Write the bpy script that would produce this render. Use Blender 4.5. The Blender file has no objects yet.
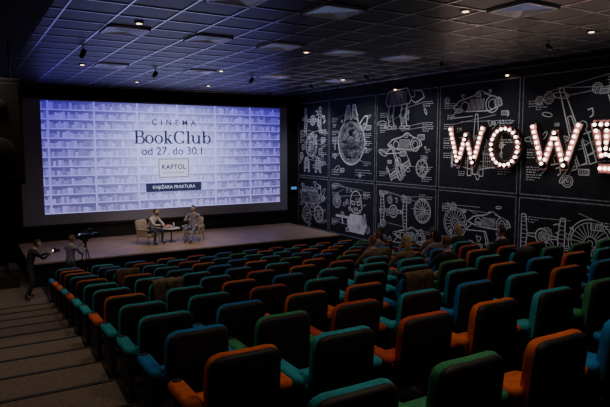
import bpy, bmesh, math, random
from mathutils import Vector, Matrix, Euler
ZC=4.455
D=24.0
XR=13.8
XL=-1.5
ZCEIL=ZC+2.29
rnd=random.Random(23)
col=bpy.context.scene.collection

# ---------------------------------------------------------------- materials
def mat(name,c,rough=.7,metal=0,em=None,es=0,noise=0,nscale=8,bump=0,spec=.4,coat=0):
    m=bpy.data.materials.new(name); m.use_nodes=True
    nt=m.node_tree; b=nt.nodes['Principled BSDF']
    b.inputs['Roughness'].default_value=rough; b.inputs['Metallic'].default_value=metal
    b.inputs['Specular IOR Level'].default_value=spec
    b.inputs['Base Color'].default_value=(*c,1)
    if coat: b.inputs['Coat Weight'].default_value=coat
    if em:
        b.inputs['Emission Color'].default_value=(*em,1); b.inputs['Emission Strength'].default_value=es
    if noise or bump:
        tc=nt.nodes.new('ShaderNodeTexCoord'); n=nt.nodes.new('ShaderNodeTexNoise')
        n.inputs['Scale'].default_value=nscale; n.inputs['Detail'].default_value=5
        nt.links.new(tc.outputs['Object'],n.inputs['Vector'])
        if noise:
            r=nt.nodes.new('ShaderNodeValToRGB')
            r.color_ramp.elements[0].position=.3; r.color_ramp.elements[1].position=.7
            r.color_ramp.elements[0].color=(*[x*(1-noise) for x in c],1)
            r.color_ramp.elements[1].color=(*[min(1,x*(1+noise)) for x in c],1)
            nt.links.new(n.outputs['Fac'],r.inputs['Fac']); nt.links.new(r.outputs['Color'],b.inputs['Base Color'])
        if bump:
            bp=nt.nodes.new('ShaderNodeBump'); bp.inputs['Strength'].default_value=bump; bp.inputs['Distance'].default_value=.01
            nt.links.new(n.outputs['Fac'],bp.inputs['Height']); nt.links.new(bp.outputs['Normal'],b.inputs['Normal'])
    return m

M_black=mat('black_paint',(.012,.013,.016),.75,noise=.3,nscale=3)
M_board=mat('chalkboard',(.012,.013,.016),.7,noise=.45,nscale=2.5)
M_chalk=mat('chalk',(.86,.87,.89),.9,noise=.15,nscale=5)
M_chalk2=mat('chalk_shade',(.30,.31,.34),.9,noise=.5,nscale=9)
M_tile=mat('ceiling_tile',(.018,.020,.032),.42,noise=.35,nscale=1.2,bump=.1,spec=.5)
M_grid=mat('ceiling_grid_metal',(.92,.93,.97),.30,metal=1)
M_vent=mat('vent_metal',(.90,.90,.95),.42,metal=.6)
M_ventglow=mat('vent_sheen_glow',(.4,.42,.5),.5,em=(.35,.42,.75),es=.16)  # glow added behind the louvres to imitate their bluish reflective sheen
M_lampring=mat('lamp_ring',(.2,.2,.22),.5)
M_carpet=mat('carpet_dark',(.035,.030,.030),.95,noise=.4,nscale=30,bump=.3)
M_aisle=mat('aisle_carpet',(.22,.17,.135),.95,noise=.25,nscale=25,bump=.3)
M_nose=mat('step_nosing',(.03,.028,.028),.6)
M_wood=mat('stage_wood',(.36,.26,.19),.42,noise=.18,nscale=2)
M_shell=mat('seat_shell',(.026,.022,.025),.6,noise=.2,nscale=10)
M_screen=mat('screen_cloth',(.28,.28,.38),.9)
M_skin=mat('skin',(.60,.38,.29),.55)
M_hairD=mat('hair_dark',(.03,.022,.018),.6)
M_hairB=mat('hair_brown',(.16,.085,.045),.6)
M_hairL=mat('hair_fair',(.42,.28,.14),.6)
M_white=mat('eye_white',(.8,.8,.8),.4)
M_lip=mat('lip',(.42,.16,.14),.5)
M_shoe=mat('shoe',(.03,.03,.03),.5)
M_metal=mat('dark_metal',(.04,.04,.045),.35,metal=.6)
M_lamp=mat('lamp_glow',(1,.8,.6),.5,em=(1,.66,.36),es=5)
M_bulb=mat('bulb_glow',(1,.9,.85),.4,em=(1,.76,.66),es=7)
M_lface=mat('letter_face',(.46,.20,.18),.5)
M_lside=mat('letter_side',(.05,.03,.03),.5)

# ---------------------------------------------------------------- mesh helpers
def new_obj(name,bm,mats,smooth=False,loc=(0,0,0),rot=(0,0,0)):
    me=bpy.data.meshes.new(name); bm.normal_update(); bm.to_mesh(me); bm.free()
    for m in mats: me.materials.append(m)
    if smooth:
        for p in me.polygons: p.use_smooth=True
    ob=bpy.data.objects.new(name,me); col.objects.link(ob)
    ob.location=loc; ob.rotation_euler=rot
    return ob
def merge(bm,tb):
    me=bpy.data.meshes.new('t'); tb.to_mesh(me); tb.free(); bm.from_mesh(me); bpy.data.meshes.remove(me)
def rbox(bm,c,s,bev=.01,mi=0,rot=None,seg=2):
    tb=bmesh.new(); bmesh.ops.create_cube(tb,size=1)
    for v in tb.verts: v.co=Vector((v.co.x*s[0],v.co.y*s[1],v.co.z*s[2]))
    if bev>0: bmesh.ops.bevel(tb,geom=tb.edges[:],offset=min(bev,min(s)*.45),segments=seg,affect='EDGES',profile=.5)
    if rot: bmesh.ops.rotate(tb,verts=tb.verts,cent=(0,0,0),matrix=Euler(rot).to_matrix())
    bmesh.ops.translate(tb,verts=tb.verts,vec=c)
    for f in tb.faces: f.material_index=mi
    merge(bm,tb)
def cyl(bm,p,q,r1,r2=None,mi=0,n=12):
    if r2 is None: r2=r1
    p=Vector(p);q=Vector(q); d=(q-p); L=d.length
    tb=bmesh.new(); bmesh.ops.create_cone(tb,cap_ends=True,segments=n,radius1=r1,radius2=r2,depth=L)
    R=d.to_track_quat('Z','Y').to_matrix()
    bmesh.ops.rotate(tb,verts=tb.verts,cent=(0,0,0),matrix=R)
    bmesh.ops.translate(tb,verts=tb.verts,vec=(p+q)/2)
    for f in tb.faces: f.material_index=mi; f.smooth=True
    merge(bm,tb)
def ball(bm,c,s,mi=0,sub=2,rot=None):
    tb=bmesh.new(); bmesh.ops.create_icosphere(tb,subdivisions=sub,radius=1)
    for v in tb.verts: v.co=Vector((v.co.x*s[0],v.co.y*s[1],v.co.z*s[2]))
    if rot: bmesh.ops.rotate(tb,verts=tb.verts,cent=(0,0,0),matrix=Euler(rot).to_matrix())
    bmesh.ops.translate(tb,verts=tb.verts,vec=c)
    for f in tb.faces: f.material_index=mi; f.smooth=True
    merge(bm,tb)
US=[-1,-.985,-.94,-.85,-.65,-.35,0,.35,.65,.85,.94,.985,1]
def pad(bm,c,w,h,t,r=.06,e=.04,curve=0,mi=0,rot=None,taper=0):
    """rounded upholstered pad: width X, height Z, thickness Y"""
    tb=bmesh.new(); G={}
    for i,u in enumerate(US):
        for j,v in enumerate(US):
            x=u*w/2; z=v*h/2
            cx=w/2-r; cz=h/2-r
            if abs(x)>cx and abs(z)>cz:
                dx=abs(x)-cx; dz=abs(z)-cz; m=max(dx,dz); L=math.hypot(dx,dz)
                k=m/L if L>0 else 1
                dist=r-m
                x=math.copysign(cx+dx*k,x); z=math.copysign(cz+dz*k,z)
            else: dist=min(w/2-abs(x),h/2-abs(z))
            f=1-min(1,max(0,dist)/e); th=t/2*math.sqrt(max(0,1-f*f))
            x2=x*(1-taper*(z/h+.5))
            yc=curve*x*x
            border=(i in(0,len(US)-1) or j in(0,len(US)-1))
            if border:
                a=tb.verts.new((x2,yc,z)); G[i,j]=(a,a)
            else: G[i,j]=(tb.verts.new((x2,yc-th,z)),tb.verts.new((x2,yc+th,z)))
    for i in range(len(US)-1):
        for j in range(len(US)-1):
            for s in (0,1):
                q=[G[i,j][s],G[i+1,j][s],G[i+1,j+1][s],G[i,j+1][s]]
                if s: q.reverse()
                try: 
                    f=tb.faces.new(q); f.material_index=mi; f.smooth=True
                except ValueError: pass
    if rot: bmesh.ops.rotate(tb,verts=tb.verts,cent=(0,0,0),matrix=Euler(rot).to_matrix())
    bmesh.ops.translate(tb,verts=tb.verts,vec=c)
    merge(bm,tb)
def box(name,lo,hi,m,bev=0):
    bm=bmesh.new(); rbox(bm,[(a+b)/2 for a,b in zip(lo,hi)],[b-a for a,b in zip(lo,hi)],bev)
    return new_obj(name,bm,[m])

# ---------------------------------------------------------------- room shell
NR=13; PITCH=1.2; Y0=2.8
def rowY(i): return Y0+PITCH*i
def ftop(Y): return ZC-2.04-.14*Y
def floorz(i): return ftop(rowY(min(i,NR-1)))
def xleft(Y): return 1.2+.047*Y
prof=[]
for i in range(-5,NR):
    ya=rowY(i)-.30; z=floorz(i)
    prof.append((ya,z)); prof.append((ya+PITCH,z))
FZ=floorz(NR-1)
prof[-1]=(D,FZ)
prof[0]=(-4.0,prof[0][1])
bm=bmesh.new(); rows=[]
for (y,z) in prof:
    xb=xleft(max(0,min(y,17.5)))
    rows.append([bm.verts.new((x,y,z)) for x in (XL,xb,XR)])
for a,b in zip(rows[:-1],rows[1:]):
    for k in (0,1):
        f=bm.faces.new([a[k],a[k+1],b[k+1],b[k]]); f.material_index=0 if k==0 else 1
ob=new_obj('floor',bm,[M_aisle,M_carpet])
bm=bmesh.new()
for i in range(-1,NR-1):
    y=rowY(i)-.30+PITCH; z=floorz(i); xb=xleft(y)
    rbox(bm,((XL+xb)/2,y-.02,z+.006),(xb-XL-.02,.06,.012),.003)
    rbox(bm,((XL+xb)/2,y+.004,z-.03),(xb-XL-.02,.008,.06),.002)
new_obj('trim_aisle_step_nosing',bm,[M_nose])

box('wall_front',(XL-.1,D,FZ-.2),(XR+.1,D+.2,ZCEIL),M_black)
box('wall_right',(XR,-4,FZ-.2),(XR+.2,D,ZCEIL),M_board)
box('wall_left',(XL-.2,-4,FZ-.2),(XL,D,ZCEIL),M_black)
box('wall_back',(XL-.2,-4.2,FZ-.2),(XR+.2,-4,ZCEIL),M_black)
box('ceiling',(XL-.2,-4.2,ZCEIL),(XR+.2,D+.2,ZCEIL+.1),M_tile)
TILE=.88
bm=bmesh.new()
XG=[2.51+TILE*k for k in range(-5,13)]
YG=[11.56+TILE*k for k in range(-17,15)]
for x in XG: rbox(bm,(x,(D-4)/2,ZCEIL-.006),(.030,D+4,.014),0)
for y in YG: rbox(bm,((XL+XR)/2,y,ZCEIL-.008),(XR-XL,.030,.014),0)
new_obj('trim_ceiling_grid',bm,[M_grid])
box('trim_soffit_left',(XL,-4,ZCEIL-.35),(1.2,D,ZCEIL),M_black)
box('trim_soffit_right',(XR-.35,-4,ZCEIL-.12),(XR,D,ZCEIL),M_black)
def vent(x,y):
    bm=bmesh.new(); s=TILE-.05
    z=ZCEIL-.03
    for a in (-1,1):
        rbox(bm,(a*(s/2-.03),0,0),(.06,s,.03),.004); rbox(bm,(0,a*(s/2-.03),0),(s,.06,.03),.004)
    for k in range(1,6):
        w=s*(1-k/6)
        for a in (-1,1):
            rbox(bm,(a*w/2,0,-.004),(.035,w,.006),0,0,rot=(0,a*.25,0)); rbox(bm,(0,a*w/2,-.004),(w,.035,.006),0,0,rot=(-a*.25,0,0))
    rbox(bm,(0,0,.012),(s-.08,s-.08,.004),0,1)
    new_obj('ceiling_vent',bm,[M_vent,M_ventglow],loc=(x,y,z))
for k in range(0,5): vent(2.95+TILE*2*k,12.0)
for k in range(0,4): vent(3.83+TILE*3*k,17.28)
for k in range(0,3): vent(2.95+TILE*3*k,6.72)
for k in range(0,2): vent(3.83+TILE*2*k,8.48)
def lampobj(kind,x,y,z,p):
    bm=bmesh.new()
    cyl(bm,(0,0,-.03),(0,0,0),.085,.085,0,20); cyl(bm,(0,0,-.036),(0,0,-.030),.055,.055,1,16)
    new_obj(kind,bm,[M_lampring,M_lamp],loc=(x,y,z-.001))
    l=bpy.data.lights.new(kind+'_light','SPOT'); l.energy=p; l.color=(1,.80,.62); l.spot_size=math.radians(135); l.spot_blend=.9; l.shadow_soft_size=.12
    o=bpy.data.objects.new(kind+'_light',l); col.objects.link(o); o.location=(x,y,z-.08)
for (x,y,p) in [(3.1,17.5,85),(7.0,16.8,75),(7.5,7.3,100),(11.5,16.8,65),(11.0,7.3,70),(3.0,11.1,95),(7.4,12.4,85),(.2,11.5,85),(.2,6.5,65),(3.8,3.3,105),(.3,16.5,95),(5.6,21.2,90),(8.3,21.2,90),(3.4,1.2,60)]:  # a few known downlights; the rest are added as warm fill for seats and aisle
    if x<1.2: lampobj('soffit_fill_downlight',x,y,ZCEIL-.35,p)
    else: lampobj('ceiling_downlight',x,y,ZCEIL,p)

# ---------------------------------------------------------------- screen
sx0,sx1,sz0,sz1=1.93,13.25,ZC-3.03,ZC+1.76
px0,px1,pz0,pz1=2.69,12.85,ZC-2.62,ZC+1.70
bm=bmesh.new()
rbox(bm,((sx0+sx1)/2,D-.03,(sz0+sz1)/2),(sx1-sx0,.04,sz1-sz0),.004,0)
for (c,s) in [(((sx0+sx1)/2,D-.05,sz1+.05),(sx1-sx0+.2,.09,.1)),(((sx0+sx1)/2,D-.05,sz0-.05),(sx1-sx0+.2,.09,.1)),((sx0-.05,D-.05,(sz0+sz1)/2),(.1,.09,sz1-sz0)),((sx1+.05,D-.05,(sz0+sz1)/2),(.1,.09,sz1-sz0))]:
    rbox(bm,c,s,.01,1)
new_obj('cinema_screen',bm,[M_screen,M_black])

def screen_mat():
    m=bpy.data.materials.new('projected_bookshelves'); m.use_nodes=True; nt=m.node_tree
    for n in list(nt.nodes): nt.nodes.remove(n)
    out=nt.nodes.new('ShaderNodeOutputMaterial'); em=nt.nodes.new('ShaderNodeEmission')
    nt.links.new(em.outputs[0],out.inputs[0])
    tc=nt.nodes.new('ShaderNodeTexCoord'); sp=nt.nodes.new('ShaderNodeSeparateXYZ'); nt.links.new(tc.outputs['Object'],sp.inputs[0])
    X,Z=sp.outputs[0],sp.outputs[2]
    def op(o,a,b=None,c=None):
        n=nt.nodes.new('ShaderNodeMath'); n.operation=o
        for i,v in enumerate((a,b,c)):
            if v is None: continue
            if isinstance(v,(int,float)): n.inputs[i].default_value=v
            else: nt.links.new(v,n.inputs[i])
        return n.outputs[0]
    bw=.095
    rz=op('DIVIDE',Z,.36); bz=op('FLOOR',rz); fz=op('FRACT',rz)
    xo=op('ADD',op('DIVIDE',X,bw),op('MULTIPLY',bz,.37)); bx=op('FLOOR',xo)
    cb=nt.nodes.new('ShaderNodeCombineXYZ'); nt.links.new(bx,cb.inputs[0]); nt.links.new(bz,cb.inputs[1])
    wn=nt.nodes.new('ShaderNodeTexWhiteNoise'); nt.links.new(cb.outputs[0],wn.inputs['Vector'])
    s2=nt.nodes.new('ShaderNodeSeparateColor'); nt.links.new(wn.outputs['Color'],s2.inputs[0])
    h=op('ADD',.50,op('MULTIPLY',s2.outputs[0],.36))
    book=op('MULTIPLY',op('LESS_THAN',fz,h),op('GREATER_THAN',fz,.12))
    tone=op('ADD',.34,op('MULTIPLY',s2.outputs[1],.60))
    b=op('ADD',op('MULTIPLY',book,tone),op('MULTIPLY',op('SUBTRACT',1,book),.26))
    shelf=op('LESS_THAN',fz,.12)
    b=op('ADD',op('MULTIPLY',b,op('SUBTRACT',1,shelf)),op('MULTIPLY',shelf,1.05))
    post=op('LESS_THAN',op('FRACT',op('DIVIDE',op('ADD',X,20),1.68)),.045)
    b=op('ADD',op('MULTIPLY',b,op('SUBTRACT',1,post)),op('MULTIPLY',post,.9))
    dx=op('DIVIDE',X,3.0); dz=op('DIVIDE',op('SUBTRACT',Z,.25),2.1)
    r2=op('ADD',op('MULTIPLY',dx,dx),op('MULTIPLY',dz,dz))
    g=op('POWER',2.718,op('MULTIPLY',r2,-1.0))
    bb=op('ADD',op('MULTIPLY',b,op('SUBTRACT',1,op('MULTIPLY',g,.72))),op('MULTIPLY',g,.58))
    vz=op('ADD',.5,op('DIVIDE',Z,4.3))
    mx=nt.nodes.new('ShaderNodeMix'); mx.data_type='RGBA'; nt.links.new(vz,mx.inputs[0])
    mx.inputs[6].default_value=(.32,.28,.76,1); mx.inputs[7].default_value=(.085,.035,.80,1)
    m2=nt.nodes.new('ShaderNodeMix'); m2.data_type='RGBA'; nt.links.new(g,m2.inputs[0])
    nt.links.new(mx.outputs[2],m2.inputs[6]); m2.inputs[7].default_value=(.88,.88,1.75,1)
    vm=nt.nodes.new('ShaderNodeVectorMath'); vm.operation='SCALE'; nt.links.new(m2.outputs[2],vm.inputs[0]); nt.links.new(bb,vm.inputs['Scale'])
    nt.links.new(vm.outputs[0],em.inputs[0]); em.inputs[1].default_value=1.2
    return m
def emis(name,c,s):
    m=bpy.data.materials.new(name); m.use_nodes=True; nt=m.node_tree
    for n in list(nt.nodes): nt.nodes.remove(n)
    out=nt.nodes.new('ShaderNodeOutputMaterial'); em=nt.nodes.new('ShaderNodeEmission'); nt.links.new(em.outputs[0],out.inputs[0])
    em.inputs[0].default_value=(*c,1); em.inputs[1].default_value=s
    return m
M_ink=emis('projected_ink',(.03,.035,.09),1)
M_lite=emis('projected_white',(.75,.75,1.1),1)
PXc,PZc=(px0+px1)/2,(pz0+pz1)/2
img=bpy.data.objects.new('projected_slide',None); col.objects.link(img); img.location=(PXc,D-.056,PZc)
def child(ob,p):
    ob.parent=p; return ob
bm=bmesh.new(); w=(px1-px0)/2; hh=(pz1-pz0)/2
bm.faces.new([bm.verts.new(v) for v in ((-w,0,-hh),(w,0,-hh),(w,0,hh),(-w,0,hh))])
child(new_obj('bookshelf_image',bm,[screen_mat()]),img)

class Rib:
    def __init__(s,f): s.bm=bmesh.new(); s.f=f; s.mi=0; s.k=1
    def quad(s,pts):
        f=s.bm.faces.new([s.bm.verts.new(s.f(*p)) for p in pts]); f.material_index=s.mi
    def line(s,p,q,w=.03,w2=None):
        if w2 is None: w2=w
        w*=s.k; w2*=s.k
        dx,dy=q[0]-p[0],q[1]-p[1]; L=math.hypot(dx,dy)
        if L<1e-6: return
        nx,ny=-dy/L,dx/L
        s.quad([(p[0]-nx*w/2,p[1]-ny*w/2),(q[0]-nx*w2/2,q[1]-ny*w2/2),(q[0]+nx*w2/2,q[1]+ny*w2/2),(p[0]+nx*w/2,p[1]+ny*w/2)])
    def poly(s,pts,w=.03,closed=False):
        n=len(pts)
        for i in range(n-1+(1 if closed else 0)): s.line(pts[i],pts[(i+1)%n],w)
    def ell(s,cx,cy,rx,ry=None,w=.03,a0=0,a1=360,n=None,rot=0):
        ry=ry or rx; n=n or max(8,int(28*abs(a1-a0)/360))
        P=[]
        for i in range(n+1):
            a=math.radians(a0+(a1-a0)*i/n); x=rx*math.cos(a); y=ry*math.sin(a)
            c,d=math.cos(rot),math.sin(rot); P.append((cx+x*c-y*d,cy+x*d+y*c))
        s.poly(P,w)
    def rect(s,x,y,w,h,t=.03): s.poly([(x,y),(x+w,y),(x+w,y+h),(x,y+h)],t,True)
    def disc(s,cx,cy,r,n=24): s.quad([(cx+r*math.cos(2*math.pi*i/n),cy+r*math.sin(2*math.pi*i/n)) for i in range(n)])
    def bowl(s,cx,cy,rx,ry,thin,thick,a0=0,a1=360,n=28):
        P=[];W=[]
        for i in range(n+1):
            a=math.radians(a0+(a1-a0)*i/n); P.append((cx+rx*math.cos(a),cy+ry*math.sin(a))); W.append(thin+(thick-thin)*abs(math.cos(a))**1.5)
        for i in range(n): s.line(P[i],P[i+1],W[i],W[i+1])
    def done(s,name,mats): return new_obj(name,s.bm,mats)

S=.36; bx0=-1.62; bz0=-.02+ (ZC+.10-PZc)
T=Rib(lambda u,v:(bx0+u*S,-.004,bz0+v*S))
tk,tn=.25,.10
def stem(x,y0,y1,sb=True,st=True,half=False):
    T.line((x,y0),(x,y1),tk)
    if sb: T.line((x-.27,y0+.04),(x+.27,y0+.04),tn)
    if st: T.line((x-.27,y1-.04),(x+(.0 if half else .27),y1-.04),tn)
x=0.25
stem(x,0,1.5); T.line((x,1.46),(x+.4,1.46),tn);T.line((x,.80),(x+.45,.80),tn);T.line((x,.04),(x+.45,.04),tn)
T.bowl(x+.4,1.135,.33,.335,tn,tk,-90,90); T.bowl(x+.45,.415,.40,.385,tn,tk,-90,90)
T.bowl(1.70,.5,.40,.46,tn,tk); T.bowl(2.78,.5,.40,.46,tn,tk)
stem(3.62,0,1.5,half=True); T.line((3.67,.42),(4.17,.95),tn); T.line((3.82,.6),(4.22,.04),tk); T.line((3.97,.96),(4.37,.96),tn); T.line((4.05,.04),(4.48,.04),tn)
T.bowl(5.27,.75,.60,.72,tn,tk*1.1,42,318); T.line((5.75,1.05),(5.75,1.5),tn); T.line((5.75,0),(5.75,.4),tn)
stem(6.32,0,1.5,half=True)
stem(6.92,.3,1,sb=False,half=True); T.bowl(7.24,.36,.32,.33,tn,tk*.9,180,330); stem(7.65,0,1,half=True,sb=False)
T.line((7.65,.04),(7.87,.04),tn)
stem(8.27,.04,1.5,sb=False,half=True); T.bowl(8.64,.5,.40,.46,tn,tk,-150,150)
child(T.done('title_text',[M_ink]),img)
def text(s,x,z,size,m,name,sp=1,bold=0):
    c=bpy.data.curves.new(name,'FONT'); c.body=s; c.size=size; c.align_x='CENTER'; c.align_y='CENTER'; c.space_character=sp; c.offset=bold
    o=bpy.data.objects.new(name,c); col.objects.link(o); o.rotation_euler=(math.pi/2,0,0)
    bpy.context.view_layer.update()
    me=bpy.data.meshes.new_from_object(o.evaluated_get(bpy.context.evaluated_depsgraph_get()))
    bpy.data.objects.remove(o)
    o=bpy.data.objects.new(name,me); col.objects.link(o); me.materials.clear(); me.materials.append(m)
    o.rotation_euler=(math.pi/2,0,0); o.location=(x,-.008,z+ZC-PZc); o.parent=img
    return o
text('CINEMA',0.05,.95,.32,M_ink,'heading_text',1.9,.004)
text('od 27. do 30.1',0,-.24,.46,M_ink,'date_text',1.0,.002)
L=Rib(lambda u,v:(u,-.004,v+ZC-PZc))
L.quad([(-.68,-1.36),(.68,-1.36),(.68,-.52),(-.68,-.52)]); L.mi=1
L.quad([(-1.2,-1.92),(1.2,-1.92),(1.2,-1.56),(-1.2,-1.56)])
child(L.done('logo_box',[M_lite,M_ink]),img)
L=Rib(lambda u,v:(u,-.007,v+ZC-PZc)); L.rect(-.64,-1.32,1.28,.76,.03); child(L.done('logo_border',[M_ink]),img)
text('KAPTOL',0,-.9,.27,M_ink,'logo_text',1.05,.006)
text('BOUTIQUE CINEMA',0,-1.14,.1,M_ink,'logo_subtext',1)
text('KNJIŽARA FRAKTURA',0,-1.74,.19,M_lite,'bookshop_text',1.0)

# ---------------------------------------------------------------- stage
SZ=ZC-3.65
bm=bmesh.new()
rbox(bm,((1.7+13.3)/2,(19.6+D-.1)/2,SZ-.03),(11.6,D-.1-19.6,.06),.01,0)
rbox(bm,((1.75+13.25)/2,(19.7+D-.1)/2,(FZ+SZ-.06)/2),(11.5,D-.1-19.7,SZ-.06-FZ),.0,1)
new_obj('stage',bm,[M_wood,M_black])
bm=bmesh.new()
for k in range(3): rbox(bm,(1.2-.28*k+.1,20.6,FZ+(SZ-FZ)*(3-k)/8+.0),(.28,1.2,(SZ-FZ)*(3-k)/4),.005)
new_obj('stage_steps',bm,[M_carpet])

# ---------------------------------------------------------------- seats
cols={'orange':(.74,.15,.03),'teal':(.02,.38,.46),'green':(.05,.30,.12),'blue':(.02,.22,.55),'rust':(.55,.08,.03)}
seat_mesh={}
for k,c in cols.items():
    mf=mat('seat_fabric_'+k,c,.85,noise=.2,nscale=14,bump=.2)
    bm=bmesh.new()
    rk=(.10,0,0)
    pad(bm,(0,.03,.66),.63,.68,.07,.10,.035,.10,1,rot=rk,taper=.03)
    pad(bm,(0,.075,.705),.66,.61,.12,.12,.06,.10,0,rot=rk,taper=.03)
    pad(bm,(0,.38,.43),.56,.54,.15,.08,.07,0,0,rot=(math.pi/2-.08,0,0))
    rbox(bm,(0,.36,.33),(.54,.48,.06),.02,1)
    for a in (-1,1):
        pad(bm,(a*.395,.33,.615),.145,.54,.09,.06,.04,0,0,rot=(math.pi/2,0,0))
        rbox(bm,(a*.395,.31,.36),(.07,.44,.46),.025,1)
        cyl(bm,(a*.395,.53,.645),(a*.395,.53,.667),.040,.040,1,14)
        rbox(bm,(a*.395,.31,.07),(.05,.34,.14),.01,2)
        rbox(bm,(a*.395,.31,.012),(.09,.42,.022),.005,2)
    rbox(bm,(0,.34,.24),(.80,.06,.05),.01,2)
    me=bpy.data.meshes.new('seat_'+k); bm.to_mesh(me); bm.free()
    for m in (mf,M_shell,M_metal): me.materials.append(m)
    seat_mesh[k]=me
near={0:['teal','green','orange','blue'],1:['orange','teal','rust','orange','teal','green','orange'],2:['blue','green','rust','teal','blue','teal','orange']}
keys=['orange','teal','green','blue','rust','teal','blue','teal','orange']
seats=[]
for i in range(NR):
    Y=rowY(i); st=xleft(Y)+.46
    if i==0: st=1.95; Y-=.14
    j=0; x=st
    while x<12.5:
        k=near[i][j] if i in near and j<len(near[i]) else rnd.choice(keys)
        o=bpy.data.objects.new('theatre_seat',seat_mesh[k]); col.objects.link(o)
        o.location=(x,Y,floorz(i)); seats.append((i,j,x,Y,floorz(i)))
        x+=.95; j+=1

def coat(name,x,Y,z,c,seed):
    r=random.Random(seed); bm=bmesh.new()
    nx,ny=14,16; V={}
    for a in range(nx+1):
        for b in range(ny+1):
            u=a/nx-.5; t=b/ny
            if t<.4: yy=-.05-.02*math.sin(a*1.7); zz=.70+.34*(t/.4)
            elif t<.55: yy=-.05+.19*(t-.4)/.15; zz=1.05+.025*math.sin((t-.4)/.15*math.pi)
            else: yy=.18+.10*(t-.55); zz=1.04-.5*(t-.55)
            w=.56*(1-.25*abs(t-.47))
            V[a,b]=bm.verts.new((u*w+.015*r.uniform(-1,1),yy-.012*math.cos(a*2.1+b*.3) if t<.4 else yy,zz+.012*math.sin(a*1.3+b)))
    for a in range(nx):
        for b in range(ny):
            f=bm.faces.new([V[a,b],V[a+1,b],V[a+1,b+1],V[a,b+1]]); f.smooth=True
    o=new_obj(name,bm,[mat(name+'_cloth',c,.95,noise=.35,nscale=12,bump=.4)],loc=(x,Y,z))
    md=o.modifiers.new('th','SOLIDIFY'); md.thickness=.02
def seat_at(i,j):
    for s in seats:
        if s[0]==i and s[1]==j: return s
for n,(i,j,c) in enumerate([(3,4,(.16,.09,.05)),(6,1,(.22,.16,.10)),(7,7,(.14,.10,.07)),(4,8,(.05,.05,.06)),(9,1,(.14,.1,.07))]):
    s=seat_at(i,j); coat('draped_coat',s[2],s[3],s[4],c,n)

# ---------------------------------------------------------------- right wall mural
PY=[23.9,21.2,17.9,14.5,11.2,7.9,4.6,1.3,-2.0]
ZT,ZM,ZB=ZC+1.93,ZC-1.43,ZC-3.75
def scribble(R,x,y,w,r,n=1,h=.05):
    for k in range(n):
        xx=x; yy=y-k*h*2
        while xx<x+w*(1 if k<n-1 else .6):
            l=r.uniform(.04,.12); R.line((xx,yy+r.uniform(-.004,.004)),(xx+l,yy+r.uniform(-.004,.004)),.018); xx+=l+.035
def wheel(R,cx,cy,r,sp=8,w=.026):
    R.ell(cx,cy,r,w=w); R.ell(cx,cy,r*.86,w=w*.7); R.ell(cx,cy,r*.28,w=w*.8); R.ell(cx,cy,r*.12,w=w*.8)
    for i in range(sp):
        a=2*math.pi*i/sp+.2; R.line((cx+r*.28*math.cos(a),cy+r*.28*math.sin(a)),(cx+r*.86*math.cos(a),cy+r*.86*math.sin(a)),w*.7)
def gear(R,cx,cy,r,n=16,w=.026):
    P=[]
    for i in range(n*4):
        a=2*math.pi*i/(n*4); rr=r if (i%4)<2 else r*.88; P.append((cx+rr*math.cos(a),cy+rr*math.sin(a)))
    R.poly(P,w,True); R.ell(cx,cy,r*.6,w=w*.7); R.ell(cx,cy,r*.2,w=w)
def hatch(R,x,y,w,h,n,t=.014):
    for i in range(n): R.line((x+w*i/n,y),(x+w*(i+.5)/n,y+h),t)
def saucer(R,cx,cy,r):
    R.mi=1; R.disc(cx,cy,r*.97,32); 
    R.quad([(cx-r*.5,cy+r*.8),(cx-r*.08,cy+r*.95),(cx-r*.12,cy+r*1.6),(cx-r*.32,cy+r*1.6)])
    R.quad([(cx+r*.08,cy+r*.95),(cx+r*.5,cy+r*.8),(cx+r*.32,cy+r*1.6),(cx+r*.12,cy+r*1.6)])
    R.mi=0
    R.ell(cx,cy,r,w=.05); R.ell(cx,cy,r*.72,w=.03); R.ell(cx,cy,r*.3,w=.04); R.ell(cx,cy,r*.16,w=.03)
    for i in range(32):
        a=2*math.pi*i/32; k=.72 if i%2 else .3
        R.line((cx+r*k*math.cos(a),cy+r*k*math.sin(a)),(cx+r*math.cos(a),cy+r*math.sin(a)),.026)
    rr=random.Random(3)
    for i in range(40):
        a=rr.uniform(0,6.28); q=rr.uniform(.3,.9)*r; x=cx+q*math.cos(a); y=cy+q*math.sin(a); R.rect(x,y,rr.uniform(.05,.16),rr.uniform(.04,.12),.022)
    for s in (-1,1):
        R.poly([(cx+s*r*.08,cy+r*.3),(cx+s*r*.08,cy+r*1.0),(cx+s*r*.12,cy+r*1.62),(cx+s*r*.32,cy+r*1.62),(cx+s*r*.56,cy+r*.82)],.04)
        R.line((cx+s*r*.2,cy+r*.9),(cx+s*r*.22,cy+r*1.5),.026); R.line((cx+s*r*.1,cy+r*1.3),(cx+s*r*.4,cy+r*1.25),.026)
    R.poly([(cx+r*.85,cy+r*.4),(cx+r*1.15,cy+r*.75),(cx+r*1.2,cy+r*1.1),(cx+r*1.0,cy+r*1.1),(cx+r*.6,cy+r*.75)],.04)
    for k in range(6): R.ell(cx-.38*r+k*.15*r,cy-r*.6,.07*r,w=.022)
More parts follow.
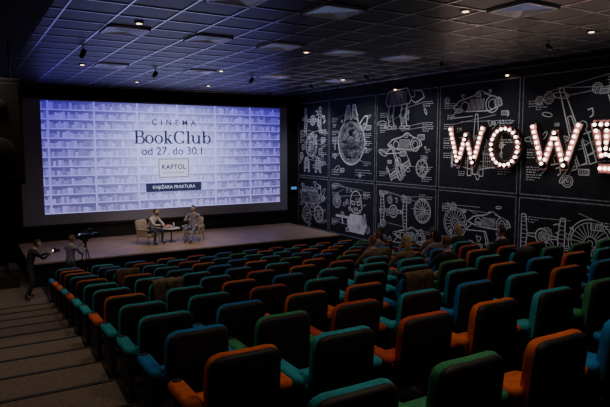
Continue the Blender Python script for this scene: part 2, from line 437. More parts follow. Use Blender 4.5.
def xwing(R,cx,cy,s,ang=0):
    ca,sa=math.cos(ang),math.sin(ang)
    t=lambda *P:[(cx+s*(x*ca-y*sa),cy+s*(x*sa+y*ca)) for x,y in P]
    R.poly(t((-.10,-.7),(.10,-.7),(.13,.0),(.05,1.15),(-.05,1.15),(-.13,0)),.03,True)
    R.poly(t((-.07,.1),(.07,.1),(.05,.45),(-.05,.45)),.022,True); R.poly(t((-.12,-.35),(.12,-.35)),.02)
    for k in (-1,1):
        R.poly(t((k*.13,-.55),(k*1.0,-.42),(k*1.0,-.12),(k*.13,-.05)),.03); R.poly(t((k*.13,-.3),(k*1.0,-.27)),.018)
        R.poly(t((k*.16,-.75),(k*.32,-.75),(k*.32,-.05),(k*.26,.08),(k*.16,.0)),.026,True); R.poly(t((k*.16,-.55),(k*.32,-.55)),.018)
        R.poly(t((k*.97,-.5),(k*1.03,-.5),(k*1.03,.0),(k*.97,.0)),.022,True); R.poly(t((k*1.0,.0),(k*1.0,.55)),.022)
        for q in range(6): R.poly(t((k*(.4+.09*q),-.48),(k*(.4+.09*q),-.1)),.012)
def tie(R,cx,cy,s):
    R.ell(cx,cy,.3*s,w=.034); R.ell(cx,cy,.17*s,w=.022); R.ell(cx,cy,.06*s,w=.02)
    for i in range(8):
        a=i*math.pi/4; R.line((cx+.06*s*math.cos(a),cy+.06*s*math.sin(a)),(cx+.17*s*math.cos(a),cy+.17*s*math.sin(a)),.018)
    for k in (-1,1):
        R.poly([(cx+k*.3*s,cy+.08*s),(cx+k*.7*s,cy+.04*s)],.026); R.poly([(cx+k*.3*s,cy-.08*s),(cx+k*.7*s,cy-.04*s)],.026)
        R.poly([(cx+k*.7*s,cy),(cx+k*.8*s,cy+.8*s),(cx+k*1.0*s,cy+.8*s),(cx+k*1.0*s,cy-.8*s),(cx+k*.8*s,cy-.8*s)],.03,True)
        for q in range(-4,5): R.line((cx+k*(.72+.02*abs(q))*s,cy+q*.17*s),(cx+k*1.0*s,cy+q*.17*s),.014)
def walker(R,x,y,s):
    R.poly([(x,y+.9*s),(x+.15*s,y+1.25*s),(x+1.1*s,y+1.3*s),(x+1.3*s,y+.95*s),(x+1.2*s,y+.8*s),(x+.1*s,y+.75*s)],.034,True); hatch(R,x+.2*s,y+.8*s,.9*s,.4*s,14)
    R.poly([(x+1.3*s,y+1.0*s),(x+1.45*s,y+1.0*s),(x+1.45*s,y+1.2*s),(x+1.8*s,y+1.15*s),(x+1.9*s,y+.95*s),(x+1.5*s,y+.8*s),(x+1.3*s,y+.9*s)],.03,True)
    for k in (.2,.45,.85,1.1):
        R.poly([(x+k*s,y+.8*s),(x+(k-.08)*s,y+.4*s),(x+k*s,y+.08*s)],.05); R.ell(x+(k-.08)*s,y+.42*s,.06*s,w=.026); R.rect(x+(k-.1)*s,y,.22*s,.09*s,.026)
def droid(R,x,y,s):
    R.ell(x,y+.75*s,.28*s,.26*s,.03,0,180); R.rect(x-.28*s,y+.1*s,.56*s,.65*s,.03); R.ell(x+.05*s,y+.88*s,.05*s,w=.024)
    for k in range(5): R.line((x-.2*s,y+(.2+.1*k)*s),(x+.2*s,y+(.2+.1*k)*s),.018)
    for k in (-1,1): R.rect(x+k*.36*s-.06*s,y-.1*s,.12*s,.75*s,.026); R.poly([(x+k*.28*s,y-.1*s),(x+k*.5*s,y-.2*s),(x+k*.22*s,y-.2*s)],.024,True)
def speeder(R,x,y,s):
    R.poly([(x,y),(x+.3*s,y+.22*s),(x+.9*s,y+.34*s),(x+1.25*s,y+.5*s),(x+1.55*s,y+.34*s),(x+2.0*s,y+.2*s),(x+2.1*s,y),(x+1.6*s,y-.16*s),(x+.5*s,y-.14*s)],.034,True)
    R.ell(x+1.7*s,y+.04*s,.26*s,w=.03); R.ell(x+1.7*s,y+.04*s,.15*s,w=.022); R.ell(x+.55*s,y+.02*s,.16*s,w=.026)
    hatch(R,x+.75*s,y-.1*s,.65*s,.35*s,12); R.ell(x+1.2*s,y+.35*s,.2*s,.14*s,.026,0,180)
    R.poly([(x+.2*s,y-.1*s),(x-.1*s,y-.35*s),(x+.9*s,y-.3*s)],.026)
def engine(R,x,y,w,h,r):
    R.mi=1; R.quad([(x,y),(x+w,y),(x+w,y+h*.5),(x,y+h*.5)]); R.mi=0
    R.rect(x,y,w,h*.5,.026); hatch(R,x,y,w*.4,h*.5,10)
    for k in range(4):
        R.rect(x+w*(.05+.24*k),y+h*.5,w*.16,h*.3,.024)
        for q in (.58,.64,.70): R.line((x+w*(.05+.24*k),y+h*q),(x+w*(.21+.24*k),y+h*q),.014)
    gear(R,x+w*.75,y+h*.25,h*.2,12); R.ell(x+w*.45,y+h*.25,h*.13)
    R.poly([(x+w,y+h*.4),(x+w*1.12,y+h*.5),(x+w*1.12,y+h*.9),(x+w*.9,y+h)],.026)
def leaders(R,W,H,r,n=6):
    for k in range(n):
        x=r.uniform(.2*W,.8*W); y=r.uniform(.12*H,.88*H); s=r.choice((-1,1)); x2=.06*W if s<0 else .78*W; y2=y+r.uniform(-.3,.3)
        y2=min(max(y2,.15),H-.1)
        R.poly([(x,y),(x2+(.14*W if s<0 else 0),y2)],.011); scribble(R,x2,y2,.14*W,r,3,.035)
def fillers(R,W,H,r,n):
    for k in range(n):
        x=r.uniform(.08*W,.88*W); y=r.uniform(.06*H,.9*H); t=r.randrange(7); s=r.uniform(.06,.17)
        if t==0: gear(R,x,y,s,10,.02)
        elif t==1: R.ell(x,y,s,w=.02); R.ell(x,y,s*.5,w=.016)
        elif t==2: R.rect(x,y,min(s*2,W-x-.05),s,.02); hatch(R,x,y,min(s*2,W-x-.05),s,6,.012)
        elif t==3: R.poly([(x,y),(x+s*.5,y+s),(x-s,y+s*1.2),(x-s*.4,y)],.02,True)
        elif t==4: R.ell(x,y,s*1.5,s*.5,.02,rot=r.uniform(0,3)); 
        elif t==5: R.poly([(x,y),(x+s,y+s*.3),(x+s*1.2,y-s),(x+s*.5,y-s*1.4)],.03)
        else: scribble(R,x,y,.25,r,3,.03)
def helmet(R,cx,cy,s):
    R.ell(cx,cy,.5*s,.55*s,.04,0,180); R.poly([(cx-.5*s,cy),(cx-.55*s,cy-.4*s),(cx-.2*s,cy-.65*s),(cx+.2*s,cy-.65*s),(cx+.55*s,cy-.4*s),(cx+.5*s,cy)],.04)
    R.poly([(cx-.42*s,cy),(cx-.1*s,cy-.05*s),(cx-.12*s,cy-.22*s),(cx-.38*s,cy-.18*s)],.034,True); R.poly([(cx+.42*s,cy),(cx+.1*s,cy-.05*s),(cx+.12*s,cy-.22*s),(cx+.38*s,cy-.18*s)],.034,True)
    for k in range(5): R.line((cx-.16*s+.08*k*s,cy-.35*s),(cx-.16*s+.08*k*s,cy-.55*s),.026)
for p in range(len(PY)-1):
    W=PY[p]-PY[p+1]-.12
    for row in (0,1):
        zb,zt=(ZM+.05,ZT) if row==0 else (ZB,ZM-.05)
        H=zt-zb; ys=PY[p]-.06
        R=Rib(lambda u,v,ys=ys,zb=zb:(XR-.006,ys-u,zb+v))
        r=random.Random(p*7+row)
        R.mi=1; R.rect(0,0,W,H,.030); R.mi=0; R.k=1.2
        if row==0:
            if p==0: tie(R,W*.5,H*.76,.7); wheel(R,W*.45,H*.42,.5,16,.022); droid(R,W*.3,H*.09,.55); droid(R,W*.68,H*.09,.55)
            elif p==1: saucer(R,W*.5,H*.46,.92); scribble(R,.15,.35,.9,r,3); scribble(R,W*.6,.4,1.0,r,3)
            elif p==2: walker(R,W*.16,H*.60,1.1); speeder(R,W*.2,H*.42,.9); xwing(R,W*.40,H*.19,.6,.5); wheel(R,W*.78,H*.18,.3)
            elif p==3: speeder(R,W*.18,H*.78,.95); xwing(R,W*.5,H*.36,1.0,0)
            elif p==4: xwing(R,W*.52,H*.5,1.15,.35)
            else: helmet(R,W*.5,H*.6,1.5); walker(R,W*.2,H*.06,.9)
            leaders(R,W,H,r,10); fillers(R,W,H,r,26)
        else:
            if p==0: engine(R,W*.12,H*.5,1.5,.9,r); gear(R,W*.3,H*.25,.4); wheel(R,W*.7,H*.3,.38)
            elif p==1:
                helmet(R,W*.62,H*.66,.75); R.mi=0
                R.quad([(W*.50,H*.42),(W*.74,H*.42),(W*.86,H*.28),(W*.80,H*.08),(W*.46,H*.08),(W*.42,H*.28)]); R.line((W*.16,H*.34),(W*.46,H*.34),.09); R.line((W*.3,H*.34),(W*.33,H*.2),.07)
                gear(R,W*.18,H*.62,.30)
            elif p==2: tie(R,W*.32,H*.58,.75); speeder(R,W*.35,H*.2,.8); wheel(R,W*.8,H*.65,.42,14)
            elif p==3: wheel(R,W*.25,H*.55,.5,18,.022); speeder(R,W*.42,H*.6,.8); xwing(R,W*.7,H*.25,.5,.3)
            elif p==4: tie(R,W*.25,H*.55,.7); wheel(R,W*.7,H*.55,.62,24,.022)
            else: walker(R,W*.2,H*.2,1)
            leaders(R,W,H,r,8); fillers(R,W,H,r,20)
        R.done('chalk_drawing',[M_chalk,M_chalk2])

# ---------------------------------------------------------------- marquee letters
def marquee(name,yl,zb,wd,ht,strokes,sw=.22,gap=.15):
    e=bpy.data.objects.new(name,None); col.objects.link(e); e.location=(XR,yl,zb)
    bmf=bmesh.new(); bmb=bmesh.new()
    pts=[]
    for s in strokes:
        P=[Vector((p[0]*wd,p[1]*ht)) for p in s]
        for a,b in zip(P[:-1],P[1:]):
            d=b-a; L=d.length; ang=math.atan2(d.y,d.x); c=(a+b)/2
            tb=bmesh.new(); bmesh.ops.create_cube(tb,size=1)
            for v in tb.verts: v.co=Vector((v.co.x*.14,v.co.y*(L+sw*.55),v.co.z*sw))
            bmesh.ops.rotate(tb,verts=tb.verts,cent=(0,0,0),matrix=Matrix.Rotation(-ang,3,'X'))
            bmesh.ops.translate(tb,verts=tb.verts,vec=(-.09,-c.x,c.y))
            tb.normal_update()
            for fc in tb.faces: fc.material_index=1 if fc.normal.x<-.9 else 0
            merge(bmf,tb)
            nrm=Vector((-d.y,d.x))/L
            for s2 in (-1,1):
                q=c+nrm*s2*(sw/2)
                tb=bmesh.new(); bmesh.ops.create_cube(tb,size=1)
                for v in tb.verts: v.co=Vector((v.co.x*.05,v.co.y*(L*.86),v.co.z*.02))
                bmesh.ops.rotate(tb,verts=tb.verts,cent=(0,0,0),matrix=Matrix.Rotation(-ang,3,'X'))
                bmesh.ops.translate(tb,verts=tb.verts,vec=(-.17,-q.x,q.y))
                merge(bmf,tb)
        tot=sum((b-a).length for a,b in zip(P[:-1],P[1:])); n=max(1,round(tot/gap)); 
        for k in range(n+1):
            t=tot*k/n
            for a,b in zip(P[:-1],P[1:]):
                L=(b-a).length
                if t<=L+1e-6: pts.append(a+(b-a)*(t/L)); break
                t-=L
    used=[]
    for p in pts:
        if all((p-q).length>.1 for q in used): used.append(p); 
    for p in used:
        ball(bmb,(-.20,-p.x,p.y),(.045,.045,.045),0,2); cyl(bmb,(-.16,-p.x,p.y),(-.19,-p.x,p.y),.03,.03,1,8)
    a=new_obj('letter_body',bmf,[M_lside,M_lface]); a.parent=e
    b=new_obj('bulbs',bmb,[M_bulb,M_lside]); b.parent=e
Wst=[[(.08,.95),(.30,.07),(.5,.80),(.70,.07),(.92,.95)]]
Ost=[[(.5+.40*math.cos(math.radians(a)),.5+.43*math.sin(math.radians(a))) for a in range(0,361,20)]]
Ex=[[(.14,.95),(.38,.34)],[(.86,.95),(.62,.34)],[(.14,.95),(.86,.95)],[(.5,.95),(.5,.36)],[(.36,.08),(.64,.08)]]
zb=ZC-.66
marquee('marquee_letter_w',13.9,zb,1.58,1.24,Wst); marquee('marquee_letter_o',12.22,zb,1.22,1.24,Ost); marquee('marquee_letter_w',10.78,zb,1.64,1.24,Wst); marquee('marquee_exclamation_mark',8.95,zb,.90,1.24,Ex,.24)
for y in (13.2,11.6,9.9):
    l=bpy.data.lights.new('marquee_glow','POINT'); l.energy=6; l.color=(1,.70,.56); l.shadow_soft_size=.4
    o=bpy.data.objects.new('marquee_glow',l); col.objects.link(o); o.location=(XR-.6,y,ZC-.1)

def aim(o,t):
    d=Vector(t)-o.location; o.rotation_euler=d.to_track_quat('-Z','Y').to_euler()
def wallspot(y,p,x=11.3,c=(.93,.95,1),zt=-.6):  # added wall wash: fixture and spot exist only to brighten the mural
    bm=bmesh.new(); cyl(bm,(0,0,0),(0,0,-.10),.012,.012,0,8); cyl(bm,(-.06,0,-.09),(.09,0,-.16),.04,.045,0,14); cyl(bm,(.09,0,-.16),(.094,0,-.1624),.035,.035,1,14)
    new_obj('mural_fill_fixture',bm,[M_metal,M_lampring],loc=(x,y,ZCEIL))
    l=bpy.data.lights.new('mural_fill_light','SPOT'); l.energy=p; l.color=c; l.spot_size=math.radians(95); l.spot_blend=.9; l.shadow_soft_size=.1
    o=bpy.data.objects.new('mural_fill_light',l); col.objects.link(o); o.location=(x+.16,y,ZCEIL-.22); aim(o,(XR,y,ZC+zt))
for y,p in ((22,190),(18.6,210),(15.2,160),(11.8,95),(8.5,75)): wallspot(y,p,zt=-.9)
for (y,z) in ((11.6,ZC+2.07),(16.6,ZC+2.07)):
    bm=bmesh.new(); rbox(bm,(-.06,0,0),(.12,.05,.05),.01,0); cyl(bm,(-.16,0,.04),(-.16,0,-.05),.05,.06,0,14); ball(bm,(-.16,0,-.06),(.045,.045,.03),1,2)
    new_obj('wall_lamp',bm,[M_metal,M_lamp],loc=(XR,y,z))
bm=bmesh.new(); rbox(bm,(0,0,0),(.34,.06,.16),.01,0); rbox(bm,(0,-.032,0),(.30,.006,.12),.0,1)
new_obj('exit_sign',bm,[M_metal,mat('sign_glow',(.1,.3,.7),.5,em=(.15,.4,.9),es=.5)],loc=(13.55,D-.12,ZC-2.0))

def speaker(x,y,z,w,h,dp):
    bm=bmesh.new(); rbox(bm,(0,0,0),(w,dp,h),.03,0); rbox(bm,(0,-dp/2-.01,0),(w*.88,.02,h*.9),.01,1)
    cyl(bm,(0,-dp/2-.02,-h*.2),(0,-dp/2-.04,-h*.2),w*.33,w*.3,0,24); cyl(bm,(0,-dp/2-.02,h*.22),(0,-dp/2-.04,h*.22),w*.2,w*.16,0,20)
    for a in(-1,1): cyl(bm,(a*w*.3,0,h/2-.02),(a*w*.3,0,ZCEIL-.35-z),.015,.015,2,8)
    new_obj('hanging_loudspeaker',bm,[M_black,M_shell,M_metal],loc=(x,y,z))
speaker(.60,12.0,ZC+.25,.85,1.9,.6)

# ---------------------------------------------------------------- people
def person(name,J,loc,rz,top,trous,hair,headrot=(0,0,0),sleeve=True,lhn=(0,0,-1),rhn=(0,0,-1),beard=False,long=False):
    V=[];E=[];R=[];roots=[];seg=[]
    idx={}
    def add(n,r,ry=None):
        idx[n]=len(V); V.append(Vector(J[n])); R.append((r,ry or r))
    P=[('pelvis',.155,.12),('waist',.135,.105),('chest',.165,.115),('nb',.075,.07),('nt',.055,.055)]
    for n,a,b in P: add(n,a,b)
    for a,b,g in (('pelvis','waist','top'),('waist','chest','top'),('chest','nb','top'),('nb','nt','skin')): E.append((idx[a],idx[b])); seg.append((J[a],J[b],g))
    for s in 'LR':
        add('sh'+s,.062); add('el'+s,.045); add('wr'+s,.027,.032)
        E+= [(idx['chest'],idx['sh'+s]),(idx['sh'+s],idx['el'+s]),(idx['el'+s],idx['wr'+s])]
        seg+=[(J['chest'],J['sh'+s],'top'),(J['sh'+s],J['el'+s],'top'),(J['el'+s],J['wr'+s],'top' if sleeve else 'skin')]
        add('hip'+s,.095); add('kn'+s,.062); add('an'+s,.042); add('toe'+s,.035,.045)
        E+= [(idx['pelvis'],idx['hip'+s]),(idx['hip'+s],idx['kn'+s]),(idx['kn'+s],idx['an'+s]),(idx['an'+s],idx['toe'+s])]
        seg+=[(J['pelvis'],J['hip'+s],'tr'),(J['hip'+s],J['kn'+s],'tr'),(J['kn'+s],J['an'+s],'tr'),(J['an'+s],J['toe'+s],'shoe')]
    roots.append(0)
    for s,hn in (('L',lhn),('R',rhn)):
        w=Vector(J['wr'+s]); d=(w-Vector(J['el'+s])).normalized(); n=Vector(hn); n=(n-d*n.dot(d)).normalized(); side=d.cross(n)*(1 if s=='L' else -1)
        i0=len(V); V.append(w-d*.01); R.append((.026,.018)); V.append(w+d*.045); R.append((.038,.016)); V.append(w+d*.08); R.append((.036,.014))
        E+=[(i0,i0+1),(i0+1,i0+2)]; roots.append(i0); seg.append((w,w+d*.1,'skin'))
        for k,(o,l) in enumerate(((.028,.070),(.010,.080),(-.009,.074),(-.027,.058))):
            b=w+d*.07+side*o; p1=w+d*.098+side*o*1.08; p2=p1+(d*.8+n*.55).normalized()*l*.5; p3=p2+(d*.35+n).normalized()*l*.45
            i=len(V); V+= [b,p1,p2,p3]; R+=[(.009,.009),(.009,.009),(.008,.008),(.0065,.0065)]; E+=[(i,i+1),(i+1,i+2),(i+2,i+3)]; roots.append(i); seg.append((p1,p3,'skin'))
        b=w+d*.03+side*.022; p1=b+(side*.9+d*.6).normalized()*.035; p2=p1+(d+n*.4).normalized()*.03; p3=p2+(d+n*.8).normalized()*.022
        i=len(V); V+=[b,p1,p2,p3]; R+=[(.013,.013),(.011,.011),(.009,.009),(.007,.007)]; E+=[(i,i+1),(i+1,i+2),(i+2,i+3)]; roots.append(i); seg.append((b,p3,'skin'))
    me=bpy.data.meshes.new('sk'); me.from_pydata([tuple(v) for v in V],E,[]); ob=bpy.data.objects.new('sk',me); col.objects.link(ob)
    ob.modifiers.new('s','SKIN'); md=ob.modifiers.new('u','SUBSURF'); md.levels=2; md.render_levels=2
    for i,r in enumerate(R): me.skin_vertices[0].data[i].radius=r; me.skin_vertices[0].data[i].use_root=(i in roots)
    bpy.context.view_layer.update()
    m2=bpy.data.meshes.new_from_object(ob.evaluated_get(bpy.context.evaluated_depsgraph_get()))
    bpy.data.objects.remove(ob)
    mi={'top':0,'tr':1,'shoe':2,'skin':3}
    segs=[(Vector(a),Vector(b),mi[g]) for a,b,g in seg]
    bm=bmesh.new(); bm.from_mesh(m2)
    for f in bm.faces:
        c=f.calc_center_median(); best=9;bi=0
        for a,b,g in segs:
            d=b-a; t=max(0,min(1,(c-a).dot(d)/max(1e-9,d.length_squared))); q=(a+d*t-c).length
            if q<best: best=q;bi=g
        f.material_index=bi; f.smooth=True
    hb=bmesh.new()
    tb=bmesh.new(); bmesh.ops.create_icosphere(tb,subdivisions=3,radius=1)
    for v in tb.verts:
        x,y,z=v.co; sx=.077*(1-.22*max(0,-z)); sy=.096*(1-.10*max(0,-z)); yy=y*sy
        if y<0 and z<0: yy-=.010*(-z)
        v.co=(x*sx,yy,z*.118)
    for f in tb.faces: f.material_index=3; f.smooth=True
    merge(hb,tb)
    ball(hb,(0,-.100,-.016),(.013,.020,.024),3,2); 
    for a in (-1,1):
        ball(hb,(a*.030,-.083,.008),(.013,.009,.009),5,2); ball(hb,(a*.030,-.091,.008),(.005,.004,.005),4,1); ball(hb,(a*.030,-.088,.028),(.018,.006,.004),4,1)
        ball(hb,(a*.078,.005,-.005),(.010,.018,.030),3,2)
    ball(hb,(0,-.088,-.058),(.024,.010,.008),6,2)
    if beard: ball(hb,(0,-.055,-.085),(.055,.045,.042),4,2)
    tb=bmesh.new(); bmesh.ops.create_icosphere(tb,subdivisions=3,radius=1)
    for v in tb.verts:
        x,y,z=v.co; v.co=(x*.085,y*.104+.006,z*.124+.006)
    bmesh.ops.delete(tb,geom=[v for v in tb.verts if (v.co.z<.045 and v.co.y<.0) or (v.co.z<-.055 and not long) or (v.co.z<.07 and v.co.y<-.06)],context='VERTS')
    for f in tb.faces: f.material_index=4; f.smooth=True
    merge(hb,tb)
    if long: ball(hb,(0,.055,-.10),(.10,.06,.15),4,3)
    bmesh.ops.rotate(hb,verts=hb.verts,cent=(0,0,0),matrix=Euler(headrot).to_matrix())
    bmesh.ops.translate(hb,verts=hb.verts,vec=J['head'])
    merge(bm,hb)
    return new_obj(name,bm,[top,trous,M_shoe,M_skin,hair,M_white,M_lip],loc=loc,rot=(0,0,rz))

M_shirtL=mat('shirt_light',(.62,.60,.58),.9,noise=.15,nscale=10); M_shirtG=mat('jacket_grey',(.24,.24,.28),.9,noise=.2,nscale=10)
M_jeans=mat('jeans_dark',(.05,.055,.08),.9,noise=.2,nscale=12); M_jeans2=mat('jeans_blue',(.17,.20,.30),.9,noise=.2,nscale=12)
M_blk=mat('black_clothes',(.035,.035,.042),.9,noise=.3,nscale=10)
M_knit=mat('knit_brown',(.24,.15,.10),.95,noise=.3,nscale=14)
JA=dict(pelvis=(0,.12,.52),waist=(0,.02,.68),chest=(0,-.10,.90),nb=(0,-.17,1.06),nt=(0,-.20,1.12),head=(0,-.235,1.22),
 shL=(.19,-.12,.98),elL=(.24,-.34,.76),wrL=(.10,-.50,.70),shR=(-.19,-.12,.98),elR=(-.24,-.32,.76),wrR=(-.08,-.50,.74),
 hipL=(.10,.08,.50),knL=(.20,-.36,.52),anL=(.17,-.34,.09),toeL=(.20,-.50,.045),hipR=(-.10,.08,.50),knR=(-.20,-.36,.52),anR=(-.18,-.28,.09),toeR=(-.21,-.44,.045))
JB=dict(pelvis=(0,.14,.50),waist=(0,.19,.68),chest=(0,.20,.92),nb=(0,.18,1.08),nt=(0,.165,1.13),head=(0,.14,1.24),
 shL=(.20,.18,1.0),elL=(.33,.08,.74),wrL=(.26,-.16,.68),shR=(-.20,.18,1.0),elR=(-.32,.02,.76),wrR=(-.12,-.12,.84),
 hipL=(.10,.08,.50),knL=(.17,-.38,.50),anL=(.16,-.66,.10),toeL=(.18,-.80,.07),hipR=(-.10,.08,.50),knR=(-.16,-.36,.54),anR=(-.10,-.42,.09),toeR=(-.12,-.57,.045))
person('seated_speaker_leaning',JA,(6.0,21.3,SZ),math.radians(35),M_shirtL,M_jeans,M_hairD,(.05,0,.3),lhn=(0,-.3,-1),rhn=(0,-.3,-1),beard=True)
person('seated_speaker_reclining',JB,(7.55,21.2,SZ),math.radians(-38),M_shirtG,M_jeans2,M_hairD,(0,0,-.3))
def armchair(loc,rz,c):
    bm=bmesh.new()
    pad(bm,(0,.10,.34),.58,.56,.14,.08,.06,0,0,rot=(math.pi/2,0,0)); pad(bm,(0,.44,.60),.60,.60,.12,.1,.06,.2,0,rot=(-.2,0,0))
    for a in(-1,1):
        pad(bm,(a*.34,.12,.56),.09,.56,.06,.04,.03,0,0,rot=(math.pi/2,0,0)); rbox(bm,(a*.34,.16,.42),(.05,.46,.26),.02,0)
        for b in (-.12,.40): cyl(bm,(a*.28,b,.28),(a*.33,b+.02*(1 if b>0 else -1),.006),.022,.014,1,10)
    new_obj('armchair',bm,[mat('armchair_fabric',c,.9,noise=.15,nscale=9),M_wood],loc=loc,rot=(0,0,rz))
armchair((6.0,21.3,SZ),math.radians(35),(.42,.36,.30)); armchair((7.55,21.2,SZ),math.radians(-38),(.42,.36,.30))
bm=bmesh.new(); cyl(bm,(0,0,.50),(0,0,.53),.34,.34,0,32); cyl(bm,(0,0,.02),(0,0,.50),.025,.025,1,12); cyl(bm,(0,0,0),(0,0,.02),.2,.18,1,24)
new_obj('side_table',bm,[mat('table_white',(.55,.5,.45),.4),M_metal],loc=(6.8,21.45,SZ))
bm=bmesh.new(); cyl(bm,(0,0,0),(0,0,.17),.032,.032,0,14); cyl(bm,(0,0,.17),(0,0,.21),.032,.012,0,14); cyl(bm,(0,0,.21),(0,0,.25),.012,.012,1,10)
new_obj('water_bottle',bm,[mat('bottle_glass',(.5,.6,.65),.1),M_black],loc=(6.9,21.45,SZ+.53))
for dx in (-.16,-.02):
    bm=bmesh.new(); cyl(bm,(0,0,0),(0,0,.11),.027,.034,0,14); new_obj('drinking_glass',bm,[mat('glass_clear',(.6,.65,.7),.08)],loc=(6.8+dx,21.38,SZ+.53))
bm=bmesh.new()
for k in range(3): rbox(bm,(0,0,.02+.04*k),(.22-.02*k,.15,.036),.004,k%2)
new_obj('book_stack',bm,[mat('book_cover_red',(.4,.08,.06),.6),mat('book_cover_cream',(.6,.55,.45),.6)],loc=(6.72,21.58,SZ+.53))

JC=dict(pelvis=(0,0,.95),waist=(0,0,1.12),chest=(0,-.02,1.36),nb=(0,-.04,1.50),nt=(0,-.06,1.56),head=(0,-.09,1.66),
 shL=(.20,-.02,1.43),elL=(.27,-.20,1.22),wrL=(.12,-.42,1.34),shR=(-.20,-.02,1.43),elR=(-.26,-.20,1.20),wrR=(-.14,-.42,1.30),
 hipL=(.10,0,.90),knL=(.12,-.04,.50),anL=(.12,.0,.09),toeL=(.14,-.15,.045),hipR=(-.10,0,.90),knR=(-.12,-.03,.50),anR=(-.14,.02,.09),toeR=(-.17,-.13,.045))
person('camera_operator',JC,(2.70,18.30,FZ),math.radians(125),M_shirtG,M_jeans,M_hairB,(.1,0,0))
JD=dict(pelvis=(0,.04,.95),waist=(0,.0,1.11),chest=(0,-.08,1.33),nb=(0,-.15,1.46),nt=(0,-.18,1.52),head=(0,-.22,1.61),
 shL=(.20,-.10,1.40),elL=(.26,-.30,1.18),wrL=(.10,-.54,1.28),shR=(-.20,-.10,1.40),elR=(-.26,-.30,1.18),wrR=(-.10,-.54,1.30),
 hipL=(.10,.04,.90),knL=(.14,-.10,.50),anL=(.14,.02,.09),toeL=(.17,-.13,.045),hipR=(-.10,.04,.90),knR=(-.16,.02,.48),anR=(-.18,.22,.09),toeR=(-.22,.08,.045))
person('standing_photographer',JD,(1.60,18.3,FZ),math.radians(100),M_blk,M_jeans,M_hairD,(.2,0,0))
bm=bmesh.new(); rbox(bm,(0,0,0),(.16,.09,.11),.015,0); cyl(bm,(0,-.04,0),(0,-.14,0),.04,.045,0,16); rbox(bm,(0,.048,0),(.09,.006,.06),0,1); rbox(bm,(0,0,.065),(.06,.05,.03),.008,0)
a=math.radians(100); 
new_obj('photo_camera',bm,[M_metal,emis('camera_display',(.9,.75,.6),3)],loc=(1.60+.70*math.sin(a),18.3-.70*math.cos(a),FZ+1.35),rot=(0,0,a))
bm=bmesh.new()
for k in range(3):
    a=2*math.pi*k/3+.4; cyl(bm,(.03*math.cos(a),.03*math.sin(a),1.35),(.18*math.cos(a),.18*math.sin(a),.75),.018,.018,0); cyl(bm,(.18*math.cos(a),.18*math.sin(a),.78),(.42*math.cos(a),.42*math.sin(a),.01),.013,.013,0); ball(bm,(.42*math.cos(a),.42*math.sin(a),.02),(.022,.022,.02),0,1)
cyl(bm,(0,0,1.3),(0,0,1.5),.035,.035,0); rbox(bm,(0,0,1.53),(.12,.16,.05),.01,0); cyl(bm,(0,.05,1.5),(0,.42,1.35),.012,.012,0)
rbox(bm,(0,0,1.66),(.15,.34,.19),.025,0); cyl(bm,(0,-.17,1.66),(0,-.36,1.66),.055,.06,0,18); rbox(bm,(0,-.42,1.66),(.17,.12,.14),.01,0)
rbox(bm,(0,.02,1.80),(.03,.26,.03),.01,0); cyl(bm,(0,-.1,1.75),(0,-.1,1.8),.012,.012,0); cyl(bm,(0,.12,1.75),(0,.12,1.8),.012,.012,0); cyl(bm,(.05,-.05,1.86),(.05,-.3,1.86),.02,.02,0); cyl(bm,(.05,-.12,1.76),(.05,-.12,1.86),.01,.01,0)
rbox(bm,(.16,.02,1.70),(.15,.012,.10),.005,0); rbox(bm,(.16,.03,1.70),(.13,.006,.085),0,1)
rbox(bm,(0,.26,1.70),(.07,.18,.07),.015,0)
new_obj('video_camera_tripod',bm,[M_metal,emis('viewfinder_display',(.5,.55,.8),1.2)],loc=(3.2,18.65,FZ),rot=(0,0,math.radians(125)))

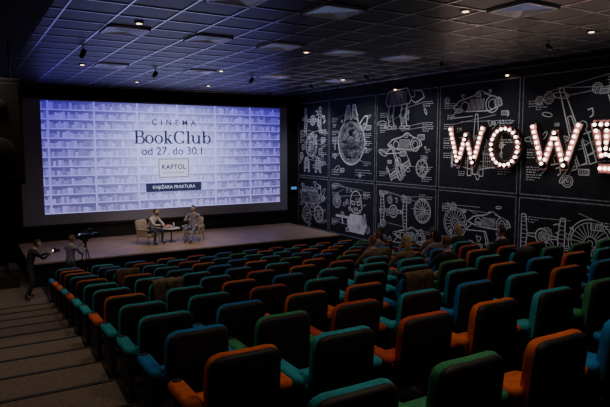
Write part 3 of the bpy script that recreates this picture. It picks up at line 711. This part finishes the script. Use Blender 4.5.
JS=dict(pelvis=(0,.02,.60),waist=(0,.07,.76),chest=(0,.10,1.00),nb=(0,.09,1.15),nt=(0,.08,1.21),head=(0,.05,1.32),
 shL=(.20,.09,1.07),elL=(.35,-.05,.82),wrL=(.36,-.28,.73),shR=(-.20,.09,1.07),elR=(-.30,-.04,.80),wrR=(-.10,-.22,.70),
 hipL=(.10,0,.58),knL=(.13,-.42,.58),anL=(.13,-.44,.10),toeL=(.14,-.58,.05),hipR=(-.10,0,.58),knR=(-.13,-.42,.58),anR=(-.13,-.44,.10),toeR=(-.14,-.58,.05))
for (i,j,tp,hr,lg,hz) in [(9,9,M_blk,M_hairD,True,.2),(7,9,M_knit,M_hairB,True,-.3),(6,6,M_knit,M_hairB,False,.3),(5,9,M_blk,M_hairD,False,.1),(10,10,M_shirtG,M_hairD,False,0),(7,10,M_blk,M_hairL,True,.4),(8,8,M_shirtG,M_hairB,False,.2),(5,6,M_knit,M_hairL,True,.2),(4,6,M_blk,M_hairB,False,-.2),(6,8,M_shirtG,M_hairD,True,-.1)]:
    s=seat_at(i,j)
    if s: person('seated_audience_member',JS,(s[2],s[3]+.30,s[4]),math.pi,tp,M_jeans,hr,(.05,0,hz),long=lg)

for (x,y,t,p) in ((5.2,17.6,(6.1,21.3,SZ+.8),320),(8.4,17.6,(7.4,21.2,SZ+.8),300),(2.6,14.5,(2.3,18.4,FZ+1.2),110)):  # last spot is added to brighten the camera crew beside the stage
    bm=bmesh.new(); cyl(bm,(0,0,0),(0,0,-.12),.014,.014,0,8); cyl(bm,(0,-.08,-.11),(0,.12,-.20),.06,.07,0,16); cyl(bm,(0,.12,-.20),(0,.125,-.203),.055,.055,1,16)
    new_obj('stage_spotlight',bm,[M_metal,M_lampring],loc=(x,y,ZCEIL))
    l=bpy.data.lights.new('stage_lamp','SPOT'); l.energy=p; l.color=(1,.80,.62); l.spot_size=math.radians(48); l.spot_blend=.8; l.shadow_soft_size=.1
    o=bpy.data.objects.new('stage_lamp',l); col.objects.link(o); o.location=(x,y+.2,ZCEIL-.27); aim(o,t)

w=bpy.data.worlds.new('world'); bpy.context.scene.world=w; w.use_nodes=True
w.node_tree.nodes['Background'].inputs[0].default_value=(.02,.025,.04,1); w.node_tree.nodes['Background'].inputs[1].default_value=.1
cd=bpy.data.cameras.new('camera'); cd.sensor_width=36; cd.lens=580/610*36; cd.clip_start=.05
co=bpy.data.objects.new('camera',cd); col.objects.link(co); co.location=(0,0,ZC)
co.rotation_euler=(math.radians(90-5.7),0,math.radians(-30.7))
bpy.context.scene.camera=co
